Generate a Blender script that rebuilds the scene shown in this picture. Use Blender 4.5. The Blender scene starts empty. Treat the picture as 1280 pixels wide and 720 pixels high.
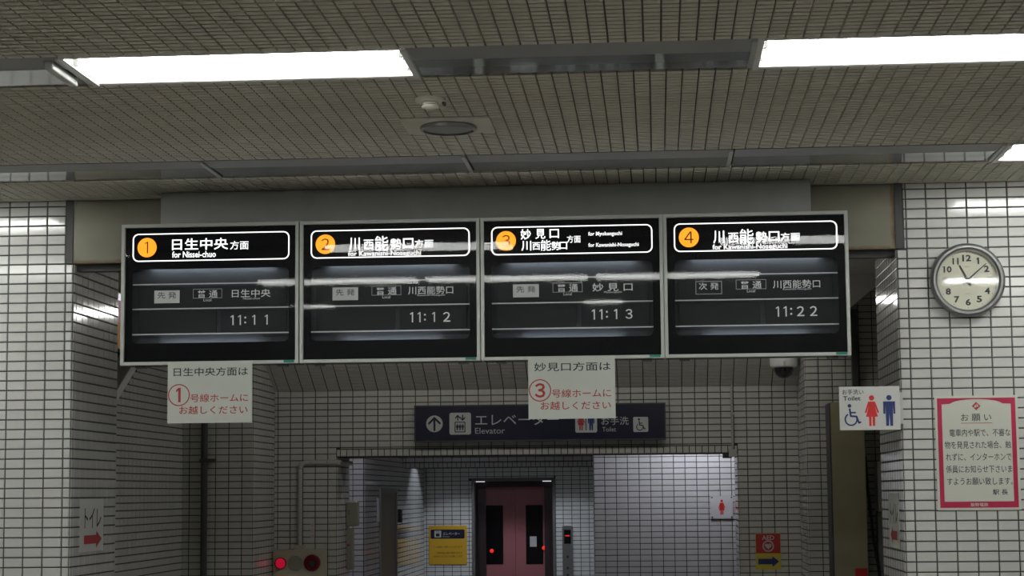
import bpy, math, random
from mathutils import Matrix, Vector
from mathutils.geometry import tessellate_polygon
random.seed(7)
R = math.radians
scn = bpy.context.scene
col = scn.collection
# ------------------------------------------------------------------ camera, world, exposure
# the scene is laid out with the eye at height 0 (floor at -EYE); everything is lifted by EYE at the end
EYE = 1.9
F, PITCH, YAW, ROLL = 2400.0, 0.106784305, 0.0744144169, 0.00899634120
RC = Matrix.Rotation(YAW, 3, 'Z') @ Matrix.Rotation(PITCH, 3, 'X') @ Matrix.Rotation(ROLL, 3, 'Y')
cam = bpy.data.cameras.new('camera')
cam.sensor_width = 36.0
cam.lens = F / 1280 * 36.0
cam.clip_start = 0.05
co = bpy.data.objects.new('camera', cam); col.objects.link(co)
co.matrix_world = (RC @ Matrix.Rotation(R(90), 3, 'X')).to_4x4()
scn.camera = co
w = bpy.data.worlds.new('world'); scn.world = w; w.use_nodes = True
w.node_tree.nodes['Background'].inputs[0].default_value = (0.5, 0.52, 0.55, 1)
w.node_tree.nodes['Background'].inputs[1].default_value = 0.02
scn.view_settings.view_transform = 'Standard'; scn.view_settings.look = 'None'
scn.view_settings.gamma = 1.0; scn.view_settings.use_curve_mapping = False
scn.view_settings.exposure = -0.62
TUBE = 46.0            # fluorescent tubes of the hall
LOBBY = 180.0           # cooler tubes of the lift lobby

# ------------------------------------------------------------------ materials
def mat(name, colr, rough=0.5, metal=0.0, noise=0.0, nscale=8.0, bump=0.0, bscale=60.0, coat=0.0, spec=0.5, warp=None):
    m = bpy.data.materials.new(name); m.use_nodes = True
    nt = m.node_tree; b = nt.nodes['Principled BSDF']
    b.inputs['Base Color'].default_value = (*colr, 1); b.inputs['Roughness'].default_value = rough
    b.inputs['Metallic'].default_value = metal; b.inputs['Coat Weight'].default_value = coat
    b.inputs['Specular IOR Level'].default_value = spec
    tc = nt.nodes.new('ShaderNodeTexCoord')
    if noise:
        n = nt.nodes.new('ShaderNodeTexNoise'); n.inputs['Scale'].default_value = nscale; n.inputs['Detail'].default_value = 5
        nt.links.new(tc.outputs['Object'], n.inputs['Vector'])
        r = nt.nodes.new('ShaderNodeMapRange'); r.inputs[1].default_value = 0.3; r.inputs[2].default_value = 0.7
        r.inputs[3].default_value = 1 - noise; r.inputs[4].default_value = 1 + noise
        nt.links.new(n.outputs['Fac'], r.inputs[0])
        mx = nt.nodes.new('ShaderNodeMix'); mx.data_type = 'RGBA'; mx.blend_type = 'MULTIPLY'; mx.inputs[0].default_value = 1
        mx.inputs[6].default_value = (*colr, 1); nt.links.new(r.outputs[0], mx.inputs[7])
        nt.links.new(mx.outputs[2], b.inputs['Base Color'])
    if bump:
        n2 = nt.nodes.new('ShaderNodeTexNoise'); n2.inputs['Scale'].default_value = bscale
        nt.links.new(tc.outputs['Object'], n2.inputs['Vector'])
        bp = nt.nodes.new('ShaderNodeBump'); bp.inputs['Strength'].default_value = bump; bp.inputs['Distance'].default_value = 0.002
        nt.links.new(n2.outputs['Fac'], bp.inputs['Height']); nt.links.new(bp.outputs[0], b.inputs['Normal'])
    return m
def emit(name, colr, s):
    m = bpy.data.materials.new(name); m.use_nodes = True; nt = m.node_tree
    b = nt.nodes['Principled BSDF']; b.inputs['Base Color'].default_value = (*[c * .6 for c in colr], 1)
    b.inputs['Emission Color'].default_value = (*colr, 1); b.inputs['Emission Strength'].default_value = s
    b.inputs['Roughness'].default_value = 0.5
    return m
def glassmat(name, rough=0.026, tint=(1, 1, 1), ior=1.29):
    m = bpy.data.materials.new(name); m.use_nodes = True; nt = m.node_tree; nt.nodes.clear()
    o = nt.nodes.new('ShaderNodeOutputMaterial'); mx = nt.nodes.new('ShaderNodeMixShader')
    ge = nt.nodes.new('ShaderNodeNewGeometry'); dt = nt.nodes.new('ShaderNodeVectorMath'); dt.operation = 'DOT_PRODUCT'
    nt.links.new(ge.outputs['Normal'], dt.inputs[0]); nt.links.new(ge.outputs['Incoming'], dt.inputs[1])
    def mth(op, a, b=None):
        q = nt.nodes.new('ShaderNodeMath'); q.operation = op
        for i, x in enumerate((a, b)):
            if x is None: continue
            if isinstance(x, (int, float)): q.inputs[i].default_value = x
            else: nt.links.new(x, q.inputs[i])
        return q
    c1 = mth('ABSOLUTE', dt.outputs['Value']); c2 = mth('SUBTRACT', 1.0, c1.outputs[0]); c3 = mth('POWER', c2.outputs[0], 5.0)
    f0 = ((ior - 1) / (ior + 1)) ** 2; c4 = mth('MULTIPLY', c3.outputs[0], 1 - f0); fr = mth('ADD', c4.outputs[0], f0)
    t = nt.nodes.new('ShaderNodeBsdfTransparent'); t.inputs[0].default_value = (*tint, 1)
    g = nt.nodes.new('ShaderNodeBsdfGlossy'); g.inputs['Roughness'].default_value = rough
    nt.links.new(fr.outputs[0], mx.inputs[0]); nt.links.new(t.outputs[0], mx.inputs[1]); nt.links.new(g.outputs[0], mx.inputs[2])
    nt.links.new(mx.outputs[0], o.inputs[0])
    return m
def brickmat(name):                      # far tiled walls of the hall behind the camera
    m = mat(name, (0.6, 0.6, 0.58), 0.15); nt = m.node_tree; b = nt.nodes['Principled BSDF']
    tc = nt.nodes.new('ShaderNodeTexCoord'); mp = nt.nodes.new('ShaderNodeMapping'); mp.inputs['Rotation'].default_value = (R(90), 0, 0)
    br = nt.nodes.new('ShaderNodeTexBrick'); br.offset = 0; br.inputs['Scale'].default_value = 1
    br.inputs['Brick Width'].default_value = .1; br.inputs['Row Height'].default_value = .05; br.inputs['Mortar Size'].default_value = .0025
    br.inputs['Color1'].default_value = (.6, .6, .58, 1); br.inputs['Color2'].default_value = (.57, .57, .55, 1); br.inputs['Mortar'].default_value = (.06, .06, .06, 1)
    nt.links.new(tc.outputs['Object'], mp.inputs[0]); nt.links.new(mp.outputs[0], br.inputs['Vector']); nt.links.new(br.outputs[0], b.inputs['Base Color'])
    return m
def rustpanel(name):                     # olive painted steel with rust along its edges
    m = mat(name, (0.23, 0.22, 0.165), 0.45, noise=.12, nscale=3); nt = m.node_tree; b = nt.nodes['Principled BSDF']
    base = b.inputs['Base Color'].links[0].from_socket
    tc = nt.nodes.new('ShaderNodeTexCoord'); sp = nt.nodes.new('ShaderNodeSeparateXYZ'); nt.links.new(tc.outputs['Object'], sp.inputs[0])
    n = nt.nodes.new('ShaderNodeTexNoise'); n.inputs['Scale'].default_value = 14; nt.links.new(tc.outputs['Object'], n.inputs['Vector'])
    def near(sock, v, wd):
        a = nt.nodes.new('ShaderNodeMath'); a.operation = 'SUBTRACT'; nt.links.new(sock, a.inputs[0]); a.inputs[1].default_value = v
        c = nt.nodes.new('ShaderNodeMath'); c.operation = 'ABSOLUTE'; nt.links.new(a.outputs[0], c.inputs[0])
        r = nt.nodes.new('ShaderNodeMapRange'); r.inputs[1].default_value = 0; r.inputs[2].default_value = wd
        r.inputs[3].default_value = 1; r.inputs[4].default_value = 0; nt.links.new(c.outputs[0], r.inputs[0]); return r.outputs[0]
    e1 = near(sp.outputs[0], 1.195, .022); e2 = near(sp.outputs[2], 0.005, .02)
    mx = nt.nodes.new('ShaderNodeMath'); mx.operation = 'MAXIMUM'; nt.links.new(e1, mx.inputs[0]); nt.links.new(e2, mx.inputs[1])
    rr = nt.nodes.new('ShaderNodeMath'); rr.operation = 'MULTIPLY'; nt.links.new(mx.outputs[0], rr.inputs[0]); nt.links.new(n.outputs['Fac'], rr.inputs[1])
    r2 = nt.nodes.new('ShaderNodeMapRange'); r2.inputs[1].default_value = .12; r2.inputs[2].default_value = .5; r2.inputs[4].default_value = .85; nt.links.new(rr.outputs[0], r2.inputs[0])
    q = nt.nodes.new('ShaderNodeMix'); q.data_type = 'RGBA'; nt.links.new(r2.outputs[0], q.inputs[0]); nt.links.new(base, q.inputs[6])
    q.inputs[7].default_value = (.16, .085, .03, 1); nt.links.new(q.outputs[2], b.inputs['Base Color'])
    return m
M = dict(
    tile=mat('white_glazed_tile', (.62, .62, .60), .1, noise=.05, nscale=3, bump=.05, bscale=25),
    tile_warm=mat('grey_glazed_tile', (.54, .54, .50), .12, noise=.06, nscale=3, bump=.05, bscale=25),
    grout=mat('dark_grout', (.055, .055, .055), .9, noise=.2, nscale=30),
    slat=mat('beige_ribbed_board', (.70, .68, .59), .85, noise=.07, nscale=2.5),
    board=mat('dark_backing', (.16, .155, .135), .9),
    plaster=mat('grey_plaster', (.32, .32, .31), .8, noise=.06),
    darkplaster=mat('dim_paint', (.42, .41, .37), .8, noise=.06),
    floor=mat('beige_stone_floor', (.36, .34, .31), .35, noise=.12, nscale=6),
    grey=mat('matte_grey_steel', (.33, .34, .34), .6),
    gloss=mat('polished_grey_steel', (.42, .44, .45), .09, metal=.5),
    housing=mat('white_enamel', (.8, .8, .78), .35),
    tube=emit('fluorescent_tube', (.98, 1, .955), TUBE),
    tubedim=emit('dim_tube', (1, .99, .94), 40.0),
    tubecool=emit('cool_fluorescent_tube', (.86, .86, 1.0), LOBBY),
    box=mat('mid_grey_painted_steel', (.42, .42, .40), .55, noise=.05),
    olive=rustpanel('olive_painted_steel'),
    edge=mat('dark_grey_edge', (.07, .07, .07), .6),
    alu=mat('aluminium_frame', (.52, .54, .51), .4, metal=.1),
    black=mat('black_acrylic', (.004, .004, .006), .4, spec=.08),
    inner=mat('charcoal_board', (.045, .05, .055), .6, spec=.2),
    flap=mat('dark_flap', (.022, .024, .026), .6, spec=.2),
    rail=mat('light_rail', (.55, .57, .58), .4),
    flaptext=mat('pale_print', (.85, .87, .88), .6),
    flapwhite=mat('white_flap', (.62, .64, .62), .6),
    lit=emit('backlit_white', (1, 1, 1), 2.3),
    litthin=emit('backlit_outline', (1, 1, .97), 2.3),
    orange=emit('backlit_orange', (1.0, .36, .015), 1.75),
    insidelamp=emit('cabinet_lamp', (.85, .92, 1.0), 40.0),
    digit=mat('dark_brown_print', (.06, .025, .005), .6),
    glass=glassmat('clear_glass'),
    clockglass=glassmat('clock_glass', .05, (1, 1, 1), 1.85),
    green=mat('green_sticker', (.0, .22, .16), .5),
    paper=mat('white_paper', (.60, .62, .57), .8, noise=.02),
    ink=mat('dark_ink', (.03, .035, .045), .7),
    redink=mat('red_ink', (.42, .035, .045), .7),
    crimson=mat('crimson_print', (.42, .010, .065), .5),
    cream=mat('cream_paper', (.62, .63, .56), .7),
    navy=mat('navy_acrylic', (.008, .009, .030), .35),
    signgrey=mat('unlit_translucent_white', (.50, .51, .50), .5),
    blue=mat('blue_print', (.012, .03, .15), .5),
    red=mat('bright_red_print', (.65, .02, .02), .5),
    steel=mat('brushed_steel', (.28, .28, .28), .35, metal=.8),
    dial=mat('cream_dial', (.66, .65, .53), .6),
    white=mat('white_plastic', (.66, .66, .64), .4),
    dome=mat('dark_dome', (.008, .008, .012), .08, coat=1),
    creambox=mat('cream_painted_steel', (.44, .40, .29), .45),
    grille=mat('grey_green_grille', (.27, .27, .2), .6),
    redlamp=emit('red_lamp_glow', (1, .01, .06), .45),
    redcap=mat('deep_red_plastic', (.16, .004, .012), .25),
    conduit=mat('grey_cream_conduit', (.42, .42, .38), .5),
    darkpipe=mat('dark_grey_pipe', (.06, .06, .058), .5),
    elevator=mat('dusty_pink_paint', (.33, .115, .125), .4, noise=.04),
    jamb=mat('dark_bronze_steel', (.055, .04, .042), .35, metal=.4),
    elglass=mat('dark_window_glass', (.006, .006, .007), .08),
    yellow=mat('yellow_plate', (.62, .36, .02), .5),
    brownprint=mat('brown_print', (.12, .07, .02), .7),
    aedred=mat('aed_red', (.45, .03, .03), .5),
    aedyellow=mat('aed_yellow', (.58, .47, .05), .5),
    door=mat('olive_door_paint', (.22, .2, .125), .45, noise=.08, nscale=3),
    rusty=mat('olive_partition_paint', (.36, .33, .2), .5, noise=.1, nscale=3),
    adpink=emit('poster_pink_lit', (.5, .3, .38), .5), adorange=emit('poster_orange_lit', (.55, .28, .10), .45),
    adwhite=emit('poster_white_lit', (.9, .9, 1), 1.3),
    hall=brickmat('hall_tiling'),
    redglow=emit('red_glow', (1, .03, .01), 1.0),
)

# ------------------------------------------------------------------ mesh helpers
class MB:
    def __init__(s): s.v = []; s.f = []
    def box(s, x0, x1, y0, y1, z0, z1):
        n = len(s.v); s.v += [(x, y, z) for x in (x0, x1) for y in (y0, y1) for z in (z0, z1)]
        s.f += [tuple(n + i for i in q) for q in ((0, 1, 3, 2), (4, 6, 7, 5), (0, 4, 5, 1), (2, 3, 7, 6), (0, 2, 6, 4), (1, 5, 7, 3))]; return s
    def prism(s, pts, y0, y1):          # closed outline in XZ pushed along Y
        n = len(s.v); k = len(pts)
        s.v += [(x, y0, z) for x, z in pts] + [(x, y1, z) for x, z in pts]
        for i in range(k): j = (i + 1) % k; s.f.append((n + i, n + j, n + k + j, n + k + i))
        t = tessellate_polygon([[Vector((x, z, 0)) for x, z in pts]])
        for a, b, c in t: s.f += [(n + a, n + b, n + c), (n + k + c, n + k + b, n + k + a)]
        return s
    def prismx(s, pts, x0, x1):         # closed outline in YZ pushed along X
        n = len(s.v); k = len(pts)
        s.v += [(x0, y, z) for y, z in pts] + [(x1, y, z) for y, z in pts]
        for i in range(k): j = (i + 1) % k; s.f.append((n + i, n + j, n + k + j, n + k + i))
        t = tessellate_polygon([[Vector((y, z, 0)) for y, z in pts]])
        for a, b, c in t: s.f += [(n + a, n + b, n + c), (n + k + c, n + k + b, n + k + a)]
        return s
    def tube(s, pts, r, seg=10):
        pts = [Vector(p) for p in pts]; n0 = len(s.v)
        for i, p in enumerate(pts):
            d = (pts[min(i + 1, len(pts) - 1)] - pts[max(i - 1, 0)]).normalized()
            a = d.cross(Vector((0, 0, 1)));
            if a.length < .1: a = d.cross(Vector((0, 1, 0)))
            a.normalize(); b = d.cross(a)
            for k in range(seg):
                t = 2 * math.pi * k / seg; s.v.append(tuple(p + a * math.cos(t) * r + b * math.sin(t) * r))
        for i in range(len(pts) - 1):
            for k in range(seg):
                k2 = (k + 1) % seg; s.f.append((n0 + i * seg + k, n0 + i * seg + k2, n0 + (i + 1) * seg + k2, n0 + (i + 1) * seg + k))
        s.f.append(tuple(n0 + k for k in range(seg))); m = n0 + (len(pts) - 1) * seg; s.f.append(tuple(m + k for k in reversed(range(seg)))); return s
    def lathe(s, prof, axis='Z', c=(0, 0, 0), seg=40, cap=True):   # prof: (radius, height)
        n0 = len(s.v)
        for r, h in prof:
            for k in range(seg):
                t = 2 * math.pi * k / seg; a, b = r * math.cos(t), r * math.sin(t)
                p = (a, b, h) if axis == 'Z' else ((a, h, b) if axis == 'Y' else (h, a, b))
                s.v.append((p[0] + c[0], p[1] + c[1], p[2] + c[2]))
        for i in range(len(prof) - 1):
            for k in range(seg):
                k2 = (k + 1) % seg; s.f.append((n0 + i * seg + k, n0 + i * seg + k2, n0 + (i + 1) * seg + k2, n0 + (i + 1) * seg + k))
        if not cap: return s
        s.f.append(tuple(n0 + k for k in range(seg))); m = n0 + (len(prof) - 1) * seg; s.f.append(tuple(m + k for k in reversed(range(seg)))); return s
    # flat print in the XZ plane at depth y, facing -Y
    def poly(s, pts, y=0, holes=()):
        rings = [[Vector((x, z, 0)) for x, z in r] for r in (pts, *holes)]; n = len(s.v)
        for r in rings: s.v += [(p.x, y, p.y) for p in r]
        for t in tessellate_polygon(rings):
            a, b, c = [s.v[n + i] for i in t]
            cr = (b[0] - a[0]) * (c[2] - a[2]) - (b[2] - a[2]) * (c[0] - a[0])
            s.f.append(tuple(n + i for i in (t if cr > 0 else t[::-1])))
        return s
    def rect(s, x0, x1, z0, z1, y=0): return s.poly([(x0, z0), (x1, z0), (x1, z1), (x0, z1)], y)
    def disc(s, cx, cz, r, y=0, seg=28, rz=None):
        return s.poly([(cx + r * math.cos(2 * math.pi * k / seg), cz + (rz or r) * math.sin(2 * math.pi * k / seg)) for k in range(seg)], y)
    def ring(s, cx, cz, r0, r1, y=0, seg=36, a0=0, a1=360):
        P = lambda r, a: (cx + r * math.cos(R(a)), cz + r * math.sin(R(a)))
        for k in range(seg):
            a, b = a0 + (a1 - a0) * k / seg, a0 + (a1 - a0) * (k + 1) / seg
            s.poly([P(r0, a), P(r1, a), P(r1, b), P(r0, b)], y)
        return s
    def stroke(s, pts, wd, y=0):
        for (a, b), (c, d) in zip(pts, pts[1:]):
            L = math.hypot(c - a, d - b) or 1; nx, nz = -(d - b) / L * wd / 2, (c - a) / L * wd / 2
            s.poly([(a + nx, b + nz), (c + nx, d + nz), (c - nx, d - nz), (a - nx, b - nz)], y)
        for a, b in pts: s.disc(a, b, wd / 2, y - .00004, 10)
        return s
def rrect(x0, x1, z0, z1, r, n=7):
    o = []
    for cx, cz, a in ((x1 - r, z1 - r, 0), (x0 + r, z1 - r, 90), (x0 + r, z0 + r, 180), (x1 - r, z0 + r, 270)):
        o += [(cx + r * math.cos(R(a + 90 * k / n)), cz + r * math.sin(R(a + 90 * k / n))) for k in range(n + 1)]
    return o
def mkmesh(name, mb, m):
    me = bpy.data.meshes.new(name); me.from_pydata(mb.v, [], mb.f); me.materials.append(m); me.update(); return me
def fixn(me):
    import bmesh
    b = bmesh.new(); b.from_mesh(me); bmesh.ops.recalc_face_normals(b, faces=b.faces); b.to_mesh(me); b.free()
def part(name, mb, m, parent=None, bevel=0, smooth=False, kind=None, label=None, solid=True):
    me = mkmesh(name, mb, m)
    if solid: fixn(me)
    o = bpy.data.objects.new(name, me); col.objects.link(o); o.parent = parent
    if smooth:
        me.shade_smooth()
        sm = o.modifiers.new('edge', 'EDGE_SPLIT'); sm.split_angle = R(35)
    if bevel:
        b = o.modifiers.new('bevel', 'BEVEL'); b.width = bevel; b.segments = 2; b.limit_method = 'ANGLE'
    if kind: o['kind'] = kind
    if label: o['label'] = label
    return o
def flat(name, mb, m, parent, label=None): return part(name, mb, m, parent, solid=False, label=label)
def thing(name, label, cat, loc=(0, 0, 0), group=None, rz=0):
    o = bpy.data.objects.new(name, None); o.empty_display_size = .05; col.objects.link(o)
    o.location = loc; o.rotation_euler = (0, 0, rz); o['label'] = label; o['category'] = cat
    if group: o['group'] = group
    return o
def structure(name, mb, m, parent=None, **k):
    o = part(name, mb, m, parent, **k)
    if not parent: o['kind'] = 'structure'
    return o
def copy_tree(o, parent=None, shift=None):
    c = o.copy(); col.objects.link(c); c.parent = parent
    for ch in list(o.children): copy_tree(ch, c)
    return c
# lettering --------------------------------------------------------
_tx = {}
def glyphs(s, bold):
    if (s, bold) not in _tx:
        cu = bpy.data.curves.new('t', 'FONT'); cu.body = s; cu.size = 1; cu.offset = bold; cu.resolution_u = 2
        o = bpy.data.objects.new('t', cu); col.objects.link(o)
        dg = bpy.context.evaluated_depsgraph_get(); e = o.evaluated_get(dg); me = e.to_mesh()
        v = [tuple(q.co) for q in me.vertices]; f = [tuple(p.vertices) for p in me.polygons]; e.to_mesh_clear()
        bpy.data.objects.remove(o); bpy.data.curves.remove(cu); _tx[(s, bold)] = (v, f)
    return _tx[(s, bold)]
def addtext(mb, s, cx, cz, wd=None, ht=None, y=0, bold=0.0):
    v, f = glyphs(s, bold)
    x0, x1 = min(p[0] for p in v), max(p[0] for p in v); z0, z1 = min(p[1] for p in v), max(p[1] for p in v)
    sx = wd / (x1 - x0) if wd else None; sz = ht / (z1 - z0) if ht else sx
    if sx is None: sx = sz
    n = len(mb.v)
    mb.v += [(cx + (p[0] - (x0 + x1) / 2) * sx, y, cz + (p[1] - (z0 + z1) / 2) * sz) for p in v]
    mb.f += [tuple(n + i for i in q) for q in f]
    return mb
def lettering(parent, s, cx, cz, wd, ht, y, m, bold=0.0, name='lettering'):
    return flat(name, addtext(MB(), s, cx, cz, wd, ht, y, bold), m, parent)
def one(mb, cx, cz, h, y, b=.13):       # plain numeral 1 with a flag and no foot
    w_ = h * b; x = cx + h * .04
    mb.rect(x - w_ / 2, x + w_ / 2, cz - h / 2, cz + h / 2, y)
    mb.poly([(x - w_ / 2, cz + h * .5), (x - w_ / 2, cz + h * .5 - w_), (x - h * .24, cz + h * .5 - w_ * 1.9), (x - h * .24, cz + h * .5 - w_ * 1.05), (x - w_, cz + h * .5 - w_ * .5)][::-1], y)
    return mb
def digit(mb, c, cx, cz, h, y, bold=0.012, b=.13):
    return one(mb, cx, cz, h, y, b) if c == '1' else addtext(mb, chr(ord(c) + 0xFEE0), cx, cz, None, h, y, bold)
# icons ------------------------------------------------------------
def man(mb, cx, z0, h, y):
    u = h / 10.0
    mb.disc(cx, z0 + 9.1 * u, .85 * u, y)
    mb.poly([(cx - 1.9 * u, z0 + 7.9 * u), (cx + 1.9 * u, z0 + 7.9 * u), (cx + 1.9 * u, z0 + 3.9 * u), (cx + 1.3 * u, z0 + 3.9 * u), (cx + 1.2 * u, z0 + 6.6 * u), (cx + 1.1 * u, z0),
             (cx + .2 * u, z0), (cx, z0 + 4 * u), (cx - .2 * u, z0), (cx - 1.1 * u, z0), (cx - 1.2 * u, z0 + 6.6 * u), (cx - 1.3 * u, z0 + 3.9 * u), (cx - 1.9 * u, z0 + 3.9 * u)], y)
def woman(mb, cx, z0, h, y):
    u = h / 10.0
    mb.disc(cx, z0 + 9.1 * u, .85 * u, y)
    mb.poly([(cx - 1.1 * u, z0 + 7.9 * u), (cx + 1.1 * u, z0 + 7.9 * u), (cx + 2.3 * u, z0 + 4.4 * u), (cx + 1.8 * u, z0 + 4.2 * u), (cx + 1.0 * u, z0 + 6.3 * u), (cx + 1.9 * u, z0 + 3.0 * u),
             (cx + 1.0 * u, z0 + 3.0 * u), (cx + .95 * u, z0), (cx + .2 * u, z0), (cx + .15 * u, z0 + 3.0 * u), (cx - .15 * u, z0 + 3.0 * u), (cx - .2 * u, z0), (cx - .95 * u, z0), (cx - 1.0 * u, z0 + 3.0 * u),
             (cx - 1.9 * u, z0 + 3.0 * u), (cx - 1.0 * u, z0 + 6.3 * u), (cx - 1.8 * u, z0 + 4.2 * u), (cx - 2.3 * u, z0 + 4.4 * u)], y)
def wheelchair(mb, cx, z0, h, y):
    u = h / 10.0
    mb.disc(cx - .8 * u, z0 + 9.1 * u, .85 * u, y)
    mb.stroke([(cx - .7 * u, z0 + 7.6 * u), (cx - .3 * u, z0 + 4.4 * u), (cx + 2.3 * u, z0 + 4.2 * u), (cx + 3.3 * u, z0 + 1.3 * u), (cx + 4.0 * u, z0 + 1.6 * u)], .85 * u, y)
    mb.stroke([(cx - .5 * u, z0 + 6.0 * u), (cx + 1.8 * u, z0 + 6.0 * u)], .7 * u, y)
    mb.ring(cx - .2 * u, z0 + 2.9 * u, 2.3 * u, 3.0 * u, y - .00002, 30, 120, 375)
def arrow_right(mb, x0, x1, zc, h, y):
    L = x1 - x0
    mb.poly([(x0, zc - h * .25), (x1 - L * .32, zc - h * .25), (x1 - L * .32, zc - h * .5), (x1, zc), (x1 - L * .32, zc + h * .5), (x1 - L * .32, zc + h * .25), (x0, zc + h * .25)], y)

# ------------------------------------------------------------------ tiled walls
def project(p):
    q = RC.transposed() @ Vector(p)
    return (640 + F * q.x / q.y, 360 - F * q.z / q.y, q.y) if q.y > .1 else None
_tm = {}
def tile_geo(wd, ht, d=.0045, b=.0025):
    a, c = wd / 2, ht / 2
    v = [(-a, 0, -c), (a, 0, -c), (a, 0, c), (-a, 0, c), (-a + b, -d, -c + b), (a - b, -d, -c + b), (a - b, -d, c - b), (-a + b, -d, c - b)]
    f = [(4, 5, 6, 7), (0, 1, 5, 4), (1, 2, 6, 5), (2, 3, 7, 6), (3, 0, 4, 7)]
    return v, f
def lay_tiles(wall, O, rz, u0, u1, z0, z1, uph, zph, holes=(), vis=(), pu=.1, pv=.05, keep=None, m=None, nmax=300, gap=.0055):
    """tiles on the plane through O facing (sin rz, -cos rz); u runs along (cos rz, sin rz)"""
    m = m or M['tile']
    key = (pu, pv, m.name)
    if key not in _tm:
        me = bpy.data.meshes.new('tile'); v, f = tile_geo(pu - gap, pv - gap); me.from_pydata(v, [], f); me.materials.append(m); _tm[key] = me
    U = Vector((math.cos(rz), math.sin(rz), 0)); N = Vector((math.sin(rz), -math.cos(rz), 0)); O = Vector(O)
    k0, k1 = math.floor((u0 - uph) / pu) - 1, math.ceil((u1 - uph) / pu) + 1
    j0, j1 = math.floor((z0 - zph) / pv) - 1, math.ceil((z1 - zph) / pv) + 1
    single, rest = [], MB()
    for j in range(j0, j1):
        for k in range(k0, k1):
            r = [uph + k * pu, uph + (k + 1) * pu, zph + j * pv, zph + (j + 1) * pv]
            full = True
            if r[1] <= u0 + 1e-6 or r[0] >= u1 - 1e-6 or r[3] <= z0 + 1e-6 or r[2] >= z1 - 1e-6: continue
            c = [max(r[0], u0), min(r[1], u1), max(r[2], z0), min(r[3], z1)]
            for h in holes:
                if c[1] > h[0] and c[0] < h[1] and c[3] > h[2] and c[2] < h[3]:
                    opts = [[c[0], min(c[1], h[0]), c[2], c[3]], [max(c[0], h[1]), c[1], c[2], c[3]], [c[0], c[1], c[2], min(c[3], h[2])], [c[0], c[1], max(c[2], h[3]), c[3]]]
                    c = max(opts, key=lambda q: max(q[1] - q[0], 0) * max(q[3] - q[2], 0))
            wd, ht = c[1] - c[0], c[3] - c[2]
            if wd < gap + .006 or ht < gap + .006: continue
            full = abs(wd - pu) < 1e-4 and abs(ht - pv) < 1e-4
            uc, zc = (c[0] + c[1]) / 2, (c[2] + c[3]) / 2
            if keep and not keep(uc, zc): continue
            P = O + U * uc; P.z = zc
            seen = False
            if full and any(a <= uc <= b and e <= zc <= g for a, b, e, g in vis):
                q = project(P)
                if q and -12 < q[0] < 1292 and -8 < q[1] < 726: seen = True; single.append((q[2], uc, zc, P.copy())); continue
            rest_add(rest, P, rz, wd, ht, gap)
    single.sort(key=lambda s: s[0])
    for i, (dd, uc, zc, P) in enumerate(single):
        if i < nmax:
            o = bpy.data.objects.new('tile', _tm[key]); col.objects.link(o); o.parent = wall; o.location = P - N * .0
            o.rotation_euler = (random.gauss(0, .0016), 0, rz + random.gauss(0, .0012))
        else: rest_add(rest, P, rz, pu, pv, gap)
    if rest.v:
        o = part('tile_field', rest, m, wall, solid=False, kind='stuff')
def rest_add(mb, P, rz, wd, ht, gap):
    v, f = tile_geo(wd - gap, ht - gap); n = len(mb.v); c, s = math.cos(rz + random.gauss(0, .0012)), math.sin(rz)
    tl = random.gauss(0, .0016)
    for x, y, z in v:
        y2 = y + z * tl
        mb.v.append((P.x + x * math.cos(rz) - y2 * math.sin(rz), P.y + x * math.sin(rz) + y2 * math.cos(rz), P.z + z))
    mb.f += [tuple(n + i for i in q) for q in f]

FL = -EYE; CZ = 1.53
# ------------------------------------------------------------------ front walls of the hall (plane Y 9.635)
FY = 9.635
wr = structure('wall_right', MB().box(1.21, 6.0, FY, 10.56, FL, CZ), M['grout'])
lay_tiles(wr, (0, FY, 0), 0, 1.21, 3.4, FL, CZ, 1.26, 1.199, holes=[(1.2, 1.245, 1.195, 1.6)], vis=[(1.2, 1.9, -.45, 1.53)])
lay_tiles(wr, (1.21, 0, 0), R(-90), -10.56, -FY, FL, CZ, -FY - .05, 1.199)
wl = structure('wall_left', MB().box(-7.0, -2.985, FY, 10.46, FL, CZ), M['grout'])
lay_tiles(wl, (0, FY, 0), 0, -5.2, -2.985, FL, CZ, -3.025, 1.199, holes=[(-3.026, -2.9, 1.205, 1.6)], vis=[(-3.5, -2.985, -.45, 1.53)])
lay_tiles(wl, (-2.985, 0, 0), R(90), FY, 10.46, FL, CZ, FY + .05, 1.199)

# ------------------------------------------------------------------ ceiling with ribbed slats and light rows
ce = structure('ceiling', MB().box(-7, 6, -7, 9.64, 1.62, 1.70), M['plaster'])
PITCHY = 2.13
rows = [(8.57 - PITCHY * k, 9.03 - PITCHY * k) for k in range(8)]; rows[2] = (4.61, 5.07)
def slatgeo(mb, x0, y0, y1, wd=.0535, st=.05, cross=True):
    zb, zt = CZ, CZ + .014; x1 = x0 + wd
    if not cross:
        mb.box(x0, x1, y0, y1, zb, zt); return mb
    n = max(1, round((y1 - y0) / st)); st = (y1 - y0) / n; g = .0075; zm = zb + .012
    mb.box(x0, x1, y0, y1, zm, zt)
    for i in range(n): mb.box(x0, x1, y0 + i * st + (g if i else 0), y0 + (i + 1) * st - (g if i < n - 1 else 0), zb, zm)
    return mb
bands = [(9.05, 9.60, -3.4, 2.0), (6.92, 8.55, -3.3, 1.9), (5.09, 6.44, -2.6, 1.5)]
bands += [(9.05 - PITCHY * k, (4.60 if k == 3 else 8.55 + PITCHY - PITCHY * k), 0, 0) for k in range(3, 8)]
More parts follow.
